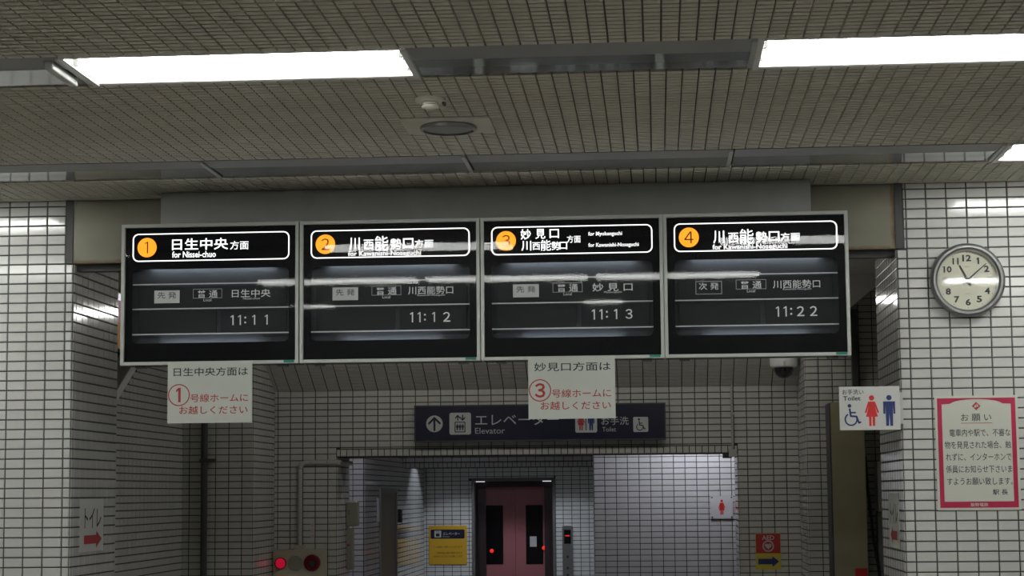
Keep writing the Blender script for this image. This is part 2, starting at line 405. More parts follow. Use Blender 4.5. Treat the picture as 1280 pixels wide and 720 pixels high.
for bi, (y0, y1, va, vb) in enumerate(bands):
    part('backing_board', MB().box(-7, 6, y0 - .005, y1 + (.035 if bi == 0 else .005), CZ + .0135, 1.62), M['board'], ce)
    if bi == 0: part('edge_trim', MB().box(-7, 6, y1, FY, CZ - .001, CZ + .02), M['slat'], ce)
    fr = MB()
    n = round((vb - va) / .06)
    if n:
        me = mkmesh('slat', slatgeo(MB(), 0, 0, y1 - y0), M['slat'])
        for k in range(n):
            o = bpy.data.objects.new('slat', me); col.objects.link(o); o.parent = ce
            o.location = (va + .06 * k, y0, random.gauss(0, .0004))
    k = 0; x = -7.0
    ks = [va + .06 * k for k in range(-int((va + 7) / .06), 0)] + [va + .06 * k for k in range(n, int((6 - va) / .06))]
    for x in ks: slatgeo(fr, x, y0, y1, cross=False)
    part('slat_field', fr, M['slat'], ce, kind='stuff')

def light(x0, y0, y1, label, cat='ceiling light', L=1.215, group=None, tubes=1):
    t = thing('ceiling_light', label, cat, (x0, y0, CZ), group)
    W = y1 - y0; h = .085
    mb = MB()
    mb.prismx([(0, -.006), (.012, -.006), (.03, h - .012), (W - .09, h - .012), (W - .035, -.004), (W - .01, -.006), (W - .01, .006), (W - .03, .006), (W - .085, h), (.015, h), (0, 0)], 0, L)
    part('housing', mb, M['housing'], t)
    for a, b in ((-.004, .018), (L - .018, L + .004)):
        part('end_cap', MB().prismx([(-.004, -.012), (W - .02, -.012), (W - .05, h), (0, h)], a, b), M['housing'], t, bevel=.003)
    for q in (.29, .66):
        part('lamp_tube', MB().tube([(.035, W * q, .005), (L - .035, W * q, .005)], .018, 14), M['tube'], t, smooth=True)
        for a in (.018, L - .035):
            part('lamp_holder', MB().box(a, a + .017, W * q - .022, W * q + .022, -.006, h - .012), M['white'], t)
    return t
def cover(x0, y0, y1, label, L=1.215):
    t = thing('light_row_cover', label, 'ceiling panel', (x0, y0, CZ), 'blank covers between the ceiling lights')
    W = y1 - y0
    part('matte_plate', MB().box(.004, L - .004, 0, W * .42, 0, .01), M['grey'], t)
    pts = []
    for i in range(9):
        a = i / 8; yy = W * .42 + (W * .56) * a; pts.append((yy, .002 - .0004 * math.sin(math.pi * a)))
    part('polished_plate', MB().prismx(pts + [(W * .98, .02), (W * .42, .02)], .004, L - .004), M['gloss'], t, smooth=True)
    part('end_bracket', MB().box(L - .022, L - .004, .02, W * .95, -.006, .0), M['alu'], t)
    return t
X0 = -2.06; ML = 1.215
r1, r2, r0 = rows[1], rows[0], rows[2]
light(X0, *r1, 'long fluorescent ceiling light left of the round speaker, white end plate tilted open')
light(X0 + 2 * ML, *r1, 'long fluorescent ceiling light running off the frame above the clock')
light(X0 + 3 * ML, *r2, 'short visible end of the rear-row fluorescent light above the clock wall')
light(X0 - 2 * ML, *r2, 'rear-row fluorescent light over the left tiled wall', group='lights outside the view')
light(X0 - 2 * ML, *r1, 'front-row fluorescent light beyond the left edge', group='lights outside the view')
light(X0 + 4 * ML, *r1, 'front-row fluorescent light beyond the right edge', group='lights outside the view')
for k in (0, 1, 2): light(-2.87 + k * ML, *r0, ('left', 'middle', 'right')[k] + ' fluorescent light of the row mirrored in the departure boards', group='lights outside the view')
light(-2.96, 2.90, 3.26, 'short lamp mirrored left in the second departure board', L=.40, group='lights outside the view')
light(-.60, 2.90, 3.26, 'short lamp mirrored in the third departure board', L=.38, group='lights outside the view')
part('row_plate', MB().box(-7, 6, -6.9, r0[0] - .01, CZ + .015, 1.62), M['grey'], ce)
cover(X0 - ML, *r1, 'blank cover of the front light row, left of the tilted end plate')
cover(X0 + ML, *r1, 'dark polished blank cover between the two bright front-row lights')
lb = ['over the left tiled wall', 'above the first departure board', 'above the middle departure boards', 'above the fourth board up to the rear light']
for k in range(4): cover(X0 + (k - 1) * ML, *r2, 'blank cover of the rear light row ' + lb[k])
light(1.95, *r0, 'fluorescent light mirrored in the glass of the wall clock', group='lights outside the view')
# white bar added for the end plate's reflection in the glossy cover
t = thing('end_plate_reflection', 'white bar standing in for the end plate reflection at the left end of the front fluorescent light', 'bracket', (X0 - .05, r1[0] + .05, CZ))
part('bar', MB().box(-.02, .015, 0, .30, -.03, .0), M['white'], t, bevel=.006)

# ------------------------------------------------------------------ ceiling speaker and detector
t = thing('ceiling_speaker', 'round grey ceiling speaker on a pale square plate between the light rows', 'speaker', (-.842, 7.82, CZ))
part('mounting_plate', MB().box(-.185, .185, -.155, .155, -.010, .0), M['slat'], t, bevel=.003)
part('rim', MB().lathe([(.112, -.010), (.118, -.014), (.116, -.026), (.104, -.030), (.102, -.022), (.100, -.010)], seg=48), M['steel'], t, smooth=True)
part('grille', MB().lathe([(.001, -.034), (.05, -.032), (.101, -.022), (.101, -.012), (.001, -.012)], seg=48), M['grey'], t, smooth=True)
t = thing('smoke_detector', 'small white detector dome in front of the round ceiling speaker', 'detector', (-.855, 7.30, CZ))
part('base', MB().lathe([(.060, 0), (.060, -.012), (.050, -.016), (.001, -.016)], seg=32), M['slat'], t, smooth=True)
part('sensor', MB().lathe([(.030, -.014), (.030, -.024), (.036, -.028), (.034, -.036), (.020, -.042), (.001, -.043)], seg=32), M['slat'], t, smooth=True)
part('clip', MB().box(.045, .055, -.01, .05, -.02, 0), M['darkpipe'], t)

# ------------------------------------------------------------------ header over the opening, grey box carrying the boards
t = thing('header_panel', 'olive steel panel over the opening, rust stained at its right edge', 'panel', (0, FY - .012, 1.2))
part('panel', MB().box(-2.985, 1.205, 0, .05, 0, .325), M['olive'], t)
part('edge_strip', MB().box(-3.02, -2.985, -.006, .05, .0, .328), M['edge'], t)
part('edge_strip', MB().box(1.205, 1.242, -.006, .05, .0, .328), M['edge'], t)
part('bottom_rail', MB().box(-2.985, 1.205, .06, .12, -.035, .02), M['edge'], t)
t = thing('mounting_box', 'long grey steel box under the ceiling that carries the departure boards', 'box', (0, 9.44, .72))
part('box', MB().box(-2.48, .775, 0, .12, .0, .808), M['box'], t, bevel=.003)

# ------------------------------------------------------------------ departure boards
SX = (-2.611, -1.724, -.838, .0465); SW = .882
PXM = 873.0
def board(i, x0, label, top, dest, rom, time, first, ps):
    t = thing('departure_board', label, 'departure board', (x0 + .008, 9.2, .640), 'departure boards')
    W, H, D, L0 = SW - .008, .695, .17, -.008
    part('cabinet', MB()
         .box(L0 + .004, W - .004, D, D + .01, .004, H - .004).box(L0 + .004, L0 + .012, .012, D, .004, H - .004).box(W - .012, W - .004, .012, D, .004, H - .004)
         .box(.012, W - .012, .012, D, .004, .012).box(.012, W - .012, .012, D, H - .012, H - .004).box(.1, W - .1, D, D + .062, .45, .6), M['edge'], t)
    fw = .0165
    part('frame', MB().box(L0, L0 + fw, 0, .03, 0, H).box(W - fw, W, 0, .03, 0, H).box(L0 + fw, W - fw, 0, .03, 0, fw).box(L0 + fw, W - fw, 0, .03, H - fw, H), M['alu'], t, bevel=.0015)
    def q(x, y): return x / PXM, H - y / PXM      # reading of the board face, from its top left corner
    X = lambda x: x / PXM
    Z = lambda y: H - y / PXM
    wx0, wx1, wz0, wz1 = X(38), X(718), Z(512), Z(194)
    fas = MB().poly([(L0 + fw, fw), (W - fw, fw), (W - fw, H - fw), (L0 + fw, H - fw)], .020, [rrect(wx0, wx1, wz0, wz1, .028)])
    f = flat('fascia', fas, M['black'], t)
    n = len(rrect(0, 1, 0, 1, .1)); rim = MB(); rr_ = rrect(wx0, wx1, wz0, wz1, .028)
    rim.v = [(x, .020, z) for x, z in rr_] + [(x, .024, z) for x, z in rr_]; rim.f = [(k, (k + 1) % n, n + (k + 1) % n, n + k) for k in range(n)]
    part('window_rim', rim, M['black'], t)
    ib = part('display_back', MB().box(wx0 - .02, wx1 + .02, .075, .080, wz0 - .03, wz1 + .03), M['inner'], t)
    for zz, nm in ((wz1 + .018, 1), (wz0 - .016, 0)):
        l = part('cabinet_lamp', MB().box(wx0 + (.08 if nm else .15), wx1 - (.08 if nm else .15), .050, .056, zz - .003, zz + .003), M['insidelamp'], t)
    # flap modules
    fl = MB()
    part('flap_row', MB().box(wx0 + .02, wx1 - .02, .060, .074, Z(357), Z(266)), M['flap'], t)
    part('flap_row', MB().box(wx0 + .02, X(395), .060, .074, Z(467), Z(372)).box(X(415), wx1 - .02, .060, .074, Z(467), Z(372)), M['flap'], t)
    for yy in (258, 364, 473): part('rail', MB().box(wx0, wx1, .028, .034, Z(yy) - .0028, Z(yy) + .0028), M['rail'], t)
    ft = .0585
    if first:
        part('status_flap', MB().box(X(126), X(236), ft - .001, ft + .004, Z(337), Z(282)), M['flapwhite'], t)
        lettering(t, '先 発', X(181), Z(303), X(82), X(28), ft - .0016, M['ink'], .004)
    else:
        o_ = MB()
        for a in ((126, 236, 282, 284), (126, 236, 335, 337), (126, 128, 282, 337), (234, 236, 282, 337)): o_.rect(X(a[0]), X(a[1]), Z(a[3]), Z(a[2]), ft)
        flat('flap_outline', o_, M['rail'], t)
        lettering(t, '次 発', X(181), Z(303), X(84), X(30), ft, M['flaptext'], .005)
    o_ = MB()
    for a in ((295, 421, 278, 279.5), (295, 421, 317, 318.5), (295, 296.5, 278, 318), (419.5, 421, 278, 318)): o_.rect(X(a[0]), X(a[1]), Z(a[3]), Z(a[2]), ft)
    flat('flap_outline', o_, M['rail'], t)
    lettering(t, '普 通', X(358), Z(300), X(88), X(33), ft - .0005, M['flaptext'], .006)
    lettering(t, 'Local', X(358), Z(326), X(34), X(12), ft - .0005, M['flaptext'])
    lettering(t, dest, X(548), Z(300), X(dest_w[i]), X(35), ft - .0005, M['flaptext'], .006)
    lettering(t, rom, X(550), Z(322), X(74 if i in (0, 2) else 118), X(10), ft - .0005, M['flaptext'])
    tm = MB(); digit(tm, '1', X(468), Z(415), X(43), ft - .0005); digit(tm, '1', X(500), Z(415), X(43), ft - .0005); addtext(tm, ':', X(523), Z(415), None, X(30), ft - .0005, .012)
    xx = (562, 616)
    for k in (0, 1): digit(tm, time[3 + k], X(xx[k]), Z(415), X(42), ft - .0005)
    flat('lettering', tm, M['flaptext'], t)
    # backlit header
    oa, ob = rrect(X(38), X(720), Z(160), Z(39), .030), rrect(X(43), X(715), Z(155.5), Z(43.5), .025)
    flat('lit_outline', MB().poly(oa, .0185, [ob]), M['litthin'], t)
    rd = flat('lit_number', MB().disc(X(101), Z(99), X(42), .0185), M['orange'], t, label='glowing orange disc')
    flat('lettering', digit(MB(), str(i + 1), X(101), Z(99), X(50), .0178, 0, .10), M['digit'], t)
    for s, cx, cy, wd, ht, bo in top:
        lettering(t, s, X(cx), Z(cy), X(wd) if wd else None, X(ht), .0180, M['lit'], bo)
    # glass, sticker, feet
    g = flat('glass_pane', MB().rect(L0 + fw - .003, W - fw + .003, fw - .003, H - fw + .003, .009), M['glass'], t)
    flat('green_sticker', MB().rect(W - .072, W - .020, .004, .016, -.0006), M['green'], t)
    for a in (.06, W - .11): part('hanger_foot', MB().box(a, a + .05, .03, .07, -.012, .004), M['darkpipe'], t)
    return t
dest_w = (168, 193, 170, 197)
kawa = [('川', 226, 100, 46, 54, .010), ('西', 287, 104, 42, 42, .004), ('能', 343, 99, 58, 62, .004), ('勢', 405, 103, 48, 46, .004), ('口', 457, 102, 44, 44, .010),
        ('方面', 524, 104, 80, 35, .003), ('for Kawanishi-Noseguchi', 355, 145, 312, 27, .010)]
nissei = [('日生中央', 332, 88, 244, 50, .010), ('方面', 503, 96, 80, 37, .003), ('for Nissei-chuo', 306, 132, 190, 27, .010)]
myoken = [('妙', 185, 73, 44, 44, .010), ('見', 247, 72, 42, 42, .010), ('口', 306, 72, 40, 38, .010), ('川', 187, 122, 42, 42, .010), ('西', 229, 124, 32, 32, .004), ('能', 270, 121, 44, 46, .004),
          ('勢', 312, 124, 36, 36, .004), ('口', 344, 124, 32, 32, .010), ('方面', 388, 97, 58, 31, .003), ('for Myokenguchi', 521, 78, 142, 21, .010), ('for Kawanishi-Noseguchi', 556, 126, 212, 21, .010)]
board(0, SX[0], 'departure board with orange number 1, leftmost of four, time 11:11', nissei, '日生中央', 'Nissei-chuo', '11:11', True, 1)
board(1, SX[1], 'departure board with orange number 2, second of four, time 11:12', kawa, '川西能勢口', 'Kawanishi-Noseguchi', '11:12', True, 1)
board(2, SX[2], 'departure board with orange number 3, two destinations in its header, time 11:13', myoken, '妙 見 口', 'Myokenguchi', '11:13', True, 1)
board(3, SX[3], 'departure board with orange number 4, rightmost of four, time 11:22', kawa, '川西能勢口', 'Kawanishi-Noseguchi', '11:22', False, 1)

# ------------------------------------------------------------------ paper notices under the boards
def notice(x, s, num, label, group='paper notices hung under the boards'):
    t = thing('paper_notice', label, 'notice', (x, 9.175, .354), group)
    W, H = .416, .297
    part('sheet', MB().box(0, W, 0, .003, 0, H), M['paper'], t)
    y = -.0006
    lettering(t, s, .212, .249, .366, .042, y, M['ink'], .008)
    c = MB().ring(.056, .137, .0485, .0535, y); flat('circle', c, M['redink'], t)
    flat('lettering', digit(MB(), num, .056, .137, .070, y, .022, .17), M['redink'], t)
    lettering(t, '号線ホームに', .254, .121, .283, .040, y, M['redink'], .006)
    lettering(t, 'お越しください', .226, .063, .336, .040, y, M['redink'], .008)
notice(-2.366, '日生中央方面は', '1', 'white paper notice with a red circled 1 hanging below the first board')
notice(-.610, '妙見口方面は', '3', 'white paper notice with a red circled 3 hanging below the third board')

# ------------------------------------------------------------------ wall clock
t = thing('wall_clock', 'round wall clock in a grey steel rim with cream dial', 'clock', (1.548, FY - .006, 1.033))
part('case', MB().lathe([(.165, 0), (.181, -.010), (.184, -.035), (.180, -.050), (.170, -.058), (.160, -.058), (.152, -.050), (.150, -.034), (.150, -.02), (.001, -.02)], 'Y', seg=72), M['steel'], t, smooth=True)
part('inner_ring', MB().lathe([(.1505, -.03), (.1505, -.048), (.146, -.044), (.1455, -.03), (.1505, -.03)], 'Y', seg=64, cap=False), M['alu'], t, smooth=True)
part('dial', MB().lathe([(.149, -.024), (.149, -.027), (.0005, -.027)], 'Y', seg=64), M['dial'], t)
for k in range(1, 13):
    a = R(90 - 30 * k); nm = MB(); s_ = str(k)
    if k == 1: one(nm, .110 * math.cos(a), .110 * math.sin(a), .033, -.0275, .24)
    else: addtext(nm, s_, .110 * math.cos(a), .110 * math.sin(a), {1: .012, 11: .030, 10: .040, 12: .044}.get(k, .026), .033, -.0275, .035)
    flat('numeral', nm, M['ink'], t)
mk = MB()
for k in range(60):
    a = R(6 * k); r_ = .0022 if k % 5 == 0 else .0010
    mk.disc(.138 * math.cos(a), .138 * math.sin(a), r_, -.0275, 8)
flat('minute_marks', mk, M['ink'], t)
def hand(name, ang, L, back, w0, y):
    a = R(90 - ang); c, s = math.cos(a), math.sin(a)
    P = lambda u, v: (u * c - v * s, u * s + v * c)
    part(name, MB().prism([P(-back, -w0), P(L * .35, -w0 * .75), P(L, -w0 * .45), P(L, w0 * .45), P(L * .35, w0 * .75), P(-back, w0)], y, y + .0015), M['ink'], t)
hand('hour_hand', 334, .083, .032, .0058, -.032)
hand('minute_hand', 49, .124, .032, .0045, -.035)
part('hub', MB().lathe([(.007, -.028), (.007, -.037), (.0005, -.038)], 'Y', seg=20), M['ink'], t)
lettering(t, 'SEIKO', 0, .067, .032, .006, -.0275, M['steel'])
lettering(t, 'QUARTZ', 0, -.068, .026, .005, -.0275, M['steel'])
gl = MB().lathe([(.150, -.0465), (.120, -.0471), (.08, -.0476), (.04, -.0479), (.0005, -.048)], 'Y', seg=64, cap=False)
part('glass_cover', gl, M['clockglass'], t, smooth=True, solid=False)

# ------------------------------------------------------------------ request poster
t = thing('wall_poster', 'white poster with crimson border and black text below the clock', 'poster', (1.371, FY - .009, -.100))
W, H = .404, .562
part('sheet', MB().box(0, W, 0, .003, 0, H), M['cream'], t)
y = -.0006; b0, b1, zb0, zb1 = .012, W - .012, .012, H - .012
arch = [(b0 + .022, .042), (b1 - .022, .042), (b1 - .022, zb1 - .030), (b1 - .058, zb1 - .028)]
arch += [(W / 2 + .125 * math.cos(R(a)), zb1 - .030 + .024 * math.sin(R(a))) for a in range(10, 171, 10)] + [(b0 + .058, zb1 - .028), (b0 + .022, zb1 - .030)]
flat('border', MB().poly([(b0, zb0), (b1, zb0), (b1, zb1), (b0, zb1)], y, [arch]), M['crimson'], t)
e = MB().poly([(.202 - .021, zb1 - .040), (.202, zb1 - .061), (.202 + .021, zb1 - .040), (.202, zb1 - .019)], y)
flat('emblem', e, M['redink'], t)
e = MB(); e.stroke([(.193, zb1 - .046), (.199, zb1 - .035), (.199, zb1 - .045)], .004, y - .0004); e.stroke([(.205, zb1 - .031), (.211, zb1 - .041), (.203, zb1 - .041)], .004, y - .0004)
flat('emblem_mark', e, M['cream'], t)
lettering(t, 'お 願 い', .200, H - .108, .148, .036, y, M['ink'], .004)
flat('underline', MB().rect(.125, .278, H - .137, H - .1345, y), M['redink'], t)
for k, (s, cx, wd) in enumerate((('電車内や駅で、不審な', .216, .296), ('物を発見された場合、触', .204, .322), ('れずに、インターホンで', .206, .318), ('係員にお知らせ下さいま', .206, .320), ('すようお願い致します。', .208, .318))):
    lettering(t, s, cx, H - .183 - .0595 * k, wd, .037, y, M['ink'], .004)
lettering(t, '駅 長', .305, .087, .072, .026, y, M['ink'], .01)
lettering(t, '能勢電鉄', .202, .027, .085, .018, y - .0004, M['cream'], .01)

# ------------------------------------------------------------------ side signs
def toire(loc, rz, label, right):
    t = thing('direction_sheet', label, 'notice', loc, None, rz)
    part('sheet', MB().box(0, .42, 0, .002, 0, .275), M['white' if right else 'paper'], t)
    if right:
        lettering(t, 'トイレ', .225, .175, .30, .105, -.0006, M['ink'], .012)
        flat('arrow', arrow_right_mb(.07, .39, .062, .09), M['redink'], t)
    else:
        lettering(t, 'トイレ', .215, .175, .30, .105, -.0006, M['ink'], .012)
        mb = MB(); arrow_right(mb, -.33, -.06, .062, .09, -.0006); mb.v = [(-x, y, z) for x, y, z in mb.v]; mb.f = [q[::-1] for q in mb.f]
        flat('arrow', mb, M['redink'], t)
def arrow_right_mb(*a):
    mb = MB(); arrow_right(mb, *a, -.0006); return mb
toire((-2.985 + .008, 9.79, -.281), R(90), 'white sheet with black katakana and red arrow on the left wall corner', True)
toire((1.21 - .008, 10.22, -.29), R(-90), 'white sheet with a left-pointing red arrow on the right wall corner', False)
t = thing('toilet_sign', 'white toilet sign with wheelchair, red woman and blue man, right of the boards', 'sign', (.900, 9.575, .296))
part('plate', MB().box(0, .296, 0, .012, 0, .215), M['white'], t, bevel=.002)
part('bracket', MB().box(.27, .312, .012, .055, .03, .185), M['alu'], t)
y = -.0008
lettering(t, 'お手洗い', .068, .188, .104, .026, y, M['ink'], .008)
lettering(t, 'Toilet', .062, .157, .085, .022, y, M['ink'], .02)
mb = MB(); wheelchair(mb, .058, .022, .108, y); flat('wheelchair_icon', mb, M['blue'], t)
mb = MB(); woman(mb, .158, .020, .152, y); flat('woman_icon', mb, M['red'], t)
mb = MB(); man(mb, .243, .020, .152, y); flat('man_icon', mb, M['blue'], t)

# ------------------------------------------------------------------ passage beyond the opening
CY, LY = 15.1, 14.3
pw = MB().box(-3.03, -2.53, CY, 15.72, FL, CZ).box(-2.53, .625, CY, 15.72, .305, CZ).box(.625, 1.1, CY, 15.72, FL, CZ)
wc = structure('wall_back', pw, M['grout'])
lay_tiles(wc, (0, CY, 0), 0, -3.03, 1.1, FL, .825, -2.80, .825, holes=[(-2.53, .625, FL - 1, .362)], vis=[(-3.03, 1.1, -.5, .825)], m=M['tile_warm'])
lay_tiles(wc, (0, CY, 0), 0, -2.53, .625, .303, .361, -2.50, .303, pu=.05, pv=.058, vis=[(-2.53, -2.53, 0, 1)], m=M['tile_warm'])
lay_tiles(wc, (-2.53, 0, 0), R(90), CY, 15.72, FL, .305, CY + .05, .325, m=M['tile_warm'])
lay_tiles(wc, (.625, 0, 0), R(-90), -15.72, -CY, FL, .305, -CY - .05, .325, m=M['tile_warm'])
# sloping tiled underside of the stairs above it
sl = structure('trim_stair_soffit', MB().prismx([(CY, .825), (13.9, 1.43), (13.9, CZ), (CY, CZ)], -3.03, 1.1), M['grout'])
ang = math.atan2(1.43 - .825, CY - 13.9); Ls = math.hypot(1.43 - .825, CY - 13.9)
st_ = MB(); v0, f0 = tile_geo(.0945, .0445)
for i in range(int(Ls / .05)):
    for k in range(-31, 41):
        xa = -2.80 + .1 * k
        wq = 1.0
        if xa < -3.03: wq = (xa + .1 + 3.03) / .1; xa = xa + .1 - .05 - .05 * wq
        if xa + .1 > 1.1: wq = (1.1 - xa) / .1; xa = xa - .05 + .05 * wq
        if wq < .15 or wq > 1: continue
        s_ = .05 * i + .025; n = len(st_.v)
        for x, yy, z in v0:      # local z runs up the slope, -y is the outward normal (down and forward)
            a = s_ + z; st_.v.append((xa + .05 + x * wq, CY - a * math.cos(ang) + yy * math.sin(ang), .825 + a * math.sin(ang) + yy * math.cos(ang)))
        st_.f += [tuple(n + q for q in r) for r in f0]
part('tile_field', st_, M['tile_warm'], sl, solid=False, kind='stuff')
wl2 = structure('wall_passage_left', MB().box(-4.2, -3.03, LY, CY, FL, CZ), M['grout'])
lay_tiles(wl2, (0, LY, 0), 0, -3.57, -3.03, FL, CZ, -3.215, .36, vis=[(-3.57, -3.03, -.5, .62)], m=M['tile_warm'])
lay_tiles(wl2, (-3.03, 0, 0), R(90), LY, CY, FL, CZ, LY + .05, .36, m=M['tile_warm'])
wr2 = structure('wall_passage_right', MB().box(1.1, 3.2, LY, 15.72, FL, CZ), M['grout'])
lay_tiles(wr2, (0, LY, 0), 0, 1.1, 3.0, FL, CZ, 1.197, .365, vis=[(1.1, 1.65, -.5, 1.4)], m=M['tile_warm'])
lay_tiles(wr2, (1.1, 0, 0), R(-90), -CY, -LY, FL, CZ, -LY - .05, .365, m=M['tile_warm'])
# parapet wall of the stairs on the left, with a pale coping
zl = lambda yy: .66 + .53 * (yy - 12.5)
wp = structure('wall_stair_parapet', MB().prismx([(10.46, FL), (LY, FL), (LY, min(zl(LY), CZ)), (14.1, min(zl(14.1), CZ)), (10.46, zl(10.46))], -3.67, -3.57), M['grout'])
lay_tiles(wp, (-3.57, 0, 0), R(90), 10.46, LY, FL, CZ, 10.5, .36, keep=lambda u, z: z < zl(u) - .03, m=M['tile'])
part('coping', MB().prismx([(10.46, zl(10.46) - .02), (14.1, zl(14.1) - .02), (14.1, zl(14.1) + .06), (10.46, zl(10.46) + .06)], -3.69, -3.555), M['white'], wp, bevel=.006)
structure('wall_stairwell', MB().box(-5.2, -5.1, 10.46, 14.3, FL, CZ), M['darkplaster'])
t = thing('advert_lightbox', 'lit advertising poster glimpsed left of the first board', 'lightbox', (-3.9, 13.6, 1.07))
part('case', MB().box(-.06, 0, 0, .62, 0, .42), M['alu'], t)
flat('poster_top', MB().rect(.01, .61, .36, .41, 0), M['adwhite'], t).rotation_euler = (0, 0, R(90))
flat('poster_middle', MB().rect(.01, .61, .20, .36, 0), M['adpink'], t).rotation_euler = (0, 0, R(90))
flat('poster_bottom', MB().rect(.01, .61, .01, .20, 0), M['adorange'], t).rotation_euler = (0, 0, R(90))
for c_ in t.children:
    if c_.name.startswith('poster'): c_.location = (.003, 0, 0)
part('hanger', MB().box(-.05, -.03, .05, .07, .42, .46).box(-.05, -.03, .5, .52, .42, .46), M['alu'], t)
# ceilings and stair mass over the passage
structure('trim_passage_ceiling', MB().box(-5.2, 3.2, FY + .02, CY + .7, CZ, CZ + .1), M['darkplaster'])
structure('trim_stair_slab', MB().prism([(1.12, 1.08), (2.6, 2.28), (2.6, CZ + .9), (1.12, CZ)], 13.75, 14.29), M['darkplaster'])
t = thing('shutter_housing', 'dim shutter housing beam under the passage ceiling behind the header', 'housing', (0, 11.3, 1.40))
part('beam', MB().box(-2.9, 1.15, 0, .5, 0, .125), M['darkplaster'], t)

# ------------------------------------------------------------------ lift lobby
LC = .82
lobby = structure('ceiling_lobby', MB().box(-4.2, 3.2, 15.72, 22.5, LC, LC + .1), M['plaster'])
wf = structure('wall_lobby_left', MB().box(-4.2, -2.73, 17.85, 23.0, FL, LC), M['grout'])
lay_tiles(wf, (0, 17.85, 0), 0, -4.2, -2.73, FL, LC, -2.837, .142, m=M['tile'])
lay_tiles(wf, (-2.73, 0, 0), R(90), 17.85, 22.45, FL, LC, 17.9, .142, holes=[(18.87, 19.98, FL - 1, .022)], m=M['tile'])
structure('wall_lobby_side', MB().box(-4.3, -4.2, 15.72, 17.85, FL, LC), M['plaster'])
we = structure('wall_elevator', MB().box(-2.73, -2.145, 22.45, 22.9, FL, LC).box(-2.145, -1.21, 22.45, 22.9, .16, LC).box(-1.21, -.557, 22.45, 22.9, FL, LC), M['grout'])
lay_tiles(we, (0, 22.45, 0), 0, -2.73, -.557, FL, LC, -1.1, .155, holes=[(-2.165, -1.19, FL - 1, .18)], vis=[(-2.73, -.56, -1.0, .27)])
ww = structure('wall_lobby_right', MB().box(-.557, 2.4, 16.85, 23.0, FL, LC), M['grout'])
lay_tiles(ww, (0, 16.85, 0), 0, -.557, 2.3, FL, LC, -.461, .11, vis=[(-.557, .66, -.75, .32)])
lay_tiles(ww, (-.557, 0, 0), R(-90), -22.45, -16.85, FL, LC, -16.9, .11)
structure('wall_lobby_end', MB().box(2.3, 2.4, 15.72, 16.85, FL, LC), M['plaster'])
bm_ = structure('trim_lobby_beam', MB().box(-2.73, -.557, 20.6, 20.9, .285, LC), M['grout'])
lay_tiles(bm_, (0, 20.6, 0), 0, -2.73, -.557, .335, LC, -1.1, .345, m=M['tile'])
lay_tiles(bm_, (0, 20.6, 0), 0, -2.73, -.557, .285, .34, -1.1, .285, pu=.05, pv=.055, m=M['tile'])
def lobby_light(x, yy, L, label, z=LC):
    t = thing('lobby_light', label, 'ceiling light', (x, yy, z), 'lights outside the view')
    part('housing', MB().box(0, L, -.06, .06, -.04, 0), M['housing'], t)
    part('lamp_tube', MB().tube([(.02, 0, -.06), (L - .02, 0, -.06)], .016, 12), M['tubecool'], t, smooth=True)
lobby_light(.05, 16.35, .6, 'short tube light on the lobby ceiling above the women sign')
lobby_light(-2.6, 16.3, .4, 'tube light on the lobby ceiling at the left of the opening')
for x_, wh in ((-2.25, 'left'), (-1.65, 'middle'), (-1.05, 'right')):      # recessed downlights before the elevator
    t = thing('lobby_downlight', wh + ' one of three recessed downlights before the elevator', 'ceiling light', (x_, 21.55, LC), 'lobby downlights')
    part('trim_ring', MB().lathe([(.085, 0), (.085, -.006), (.065, -.006), (.065, .04), (.085, .04)], cap=False), M['white'], t, smooth=True)
    L_ = bpy.data.lights.new('lobby_downlight', 'SPOT'); L_.energy = 40; L_.spot_size = R(98); L_.spot_blend = .25; L_.shadow_soft_size = .05; L_.color = (.82, .89, 1)
    lo = bpy.data.objects.new('lamp', L_); col.objects.link(lo); lo.parent = t; lo.location = (0, 0, -.02)
def passage_light(x, yy, label):      # pendant tube lights before the stair soffit, hidden by the boards
    t = thing('passage_light', label, 'ceiling light', (x, yy, 1.37), 'lights outside the view')
    part('housing', MB().box(0, 1.2, -.022, .022, -.02, .03), M['housing'], t)
    part('lamp_tube', MB().tube([(.02, 0, -.045), (1.18, 0, -.045)], .018, 12), M['tubedim'], t, smooth=True)
    for q in (.2, 1.0): part('hanger_rod', MB().tube([(q, 0, .03), (q, 0, CZ - 1.37)], .006, 6), M['edge'], t)
passage_light(-2.3, 13.5, 'pendant tube light in the passage behind the first and second boards')
passage_light(-.35, 13.5, 'pendant tube light in the passage behind the third and fourth boards')
# lobby door on the left wall
t = thing('door_1', 'olive door in the left wall of the lift lobby', 'door', (-2.73, 18.87, FL)); t['kind'] = 'structure'
del t['category']; del t['label']
part('leaf', MB().box(-.04, .004, 0, 1.11, 0, 1.92), M['door'], t)
part('door_frame', MB().box(-.04, .018, -.05, 0, 0, 1.97).box(-.04, .018, 1.11, 1.16, 0, 1.97).box(-.04, .018, 0, 1.11, 1.92, 1.97), M['grey'], t)
t = thing('door_plate', 'narrow pale plate on the lobby wall left of the olive door', 'plate', (-2.724, 18.62, -.26))
part('plate', MB().box(0, .02, 0, .08, 0, .23), M['white'], t)
t = thing('switch_plate', 'small dark switch plate on the lobby wall right of the olive door', 'switch', (-2.724, 20.17, -.29))
part('plate', MB().box(0, .03, 0, .1, 0, .14), M['edge'], t)

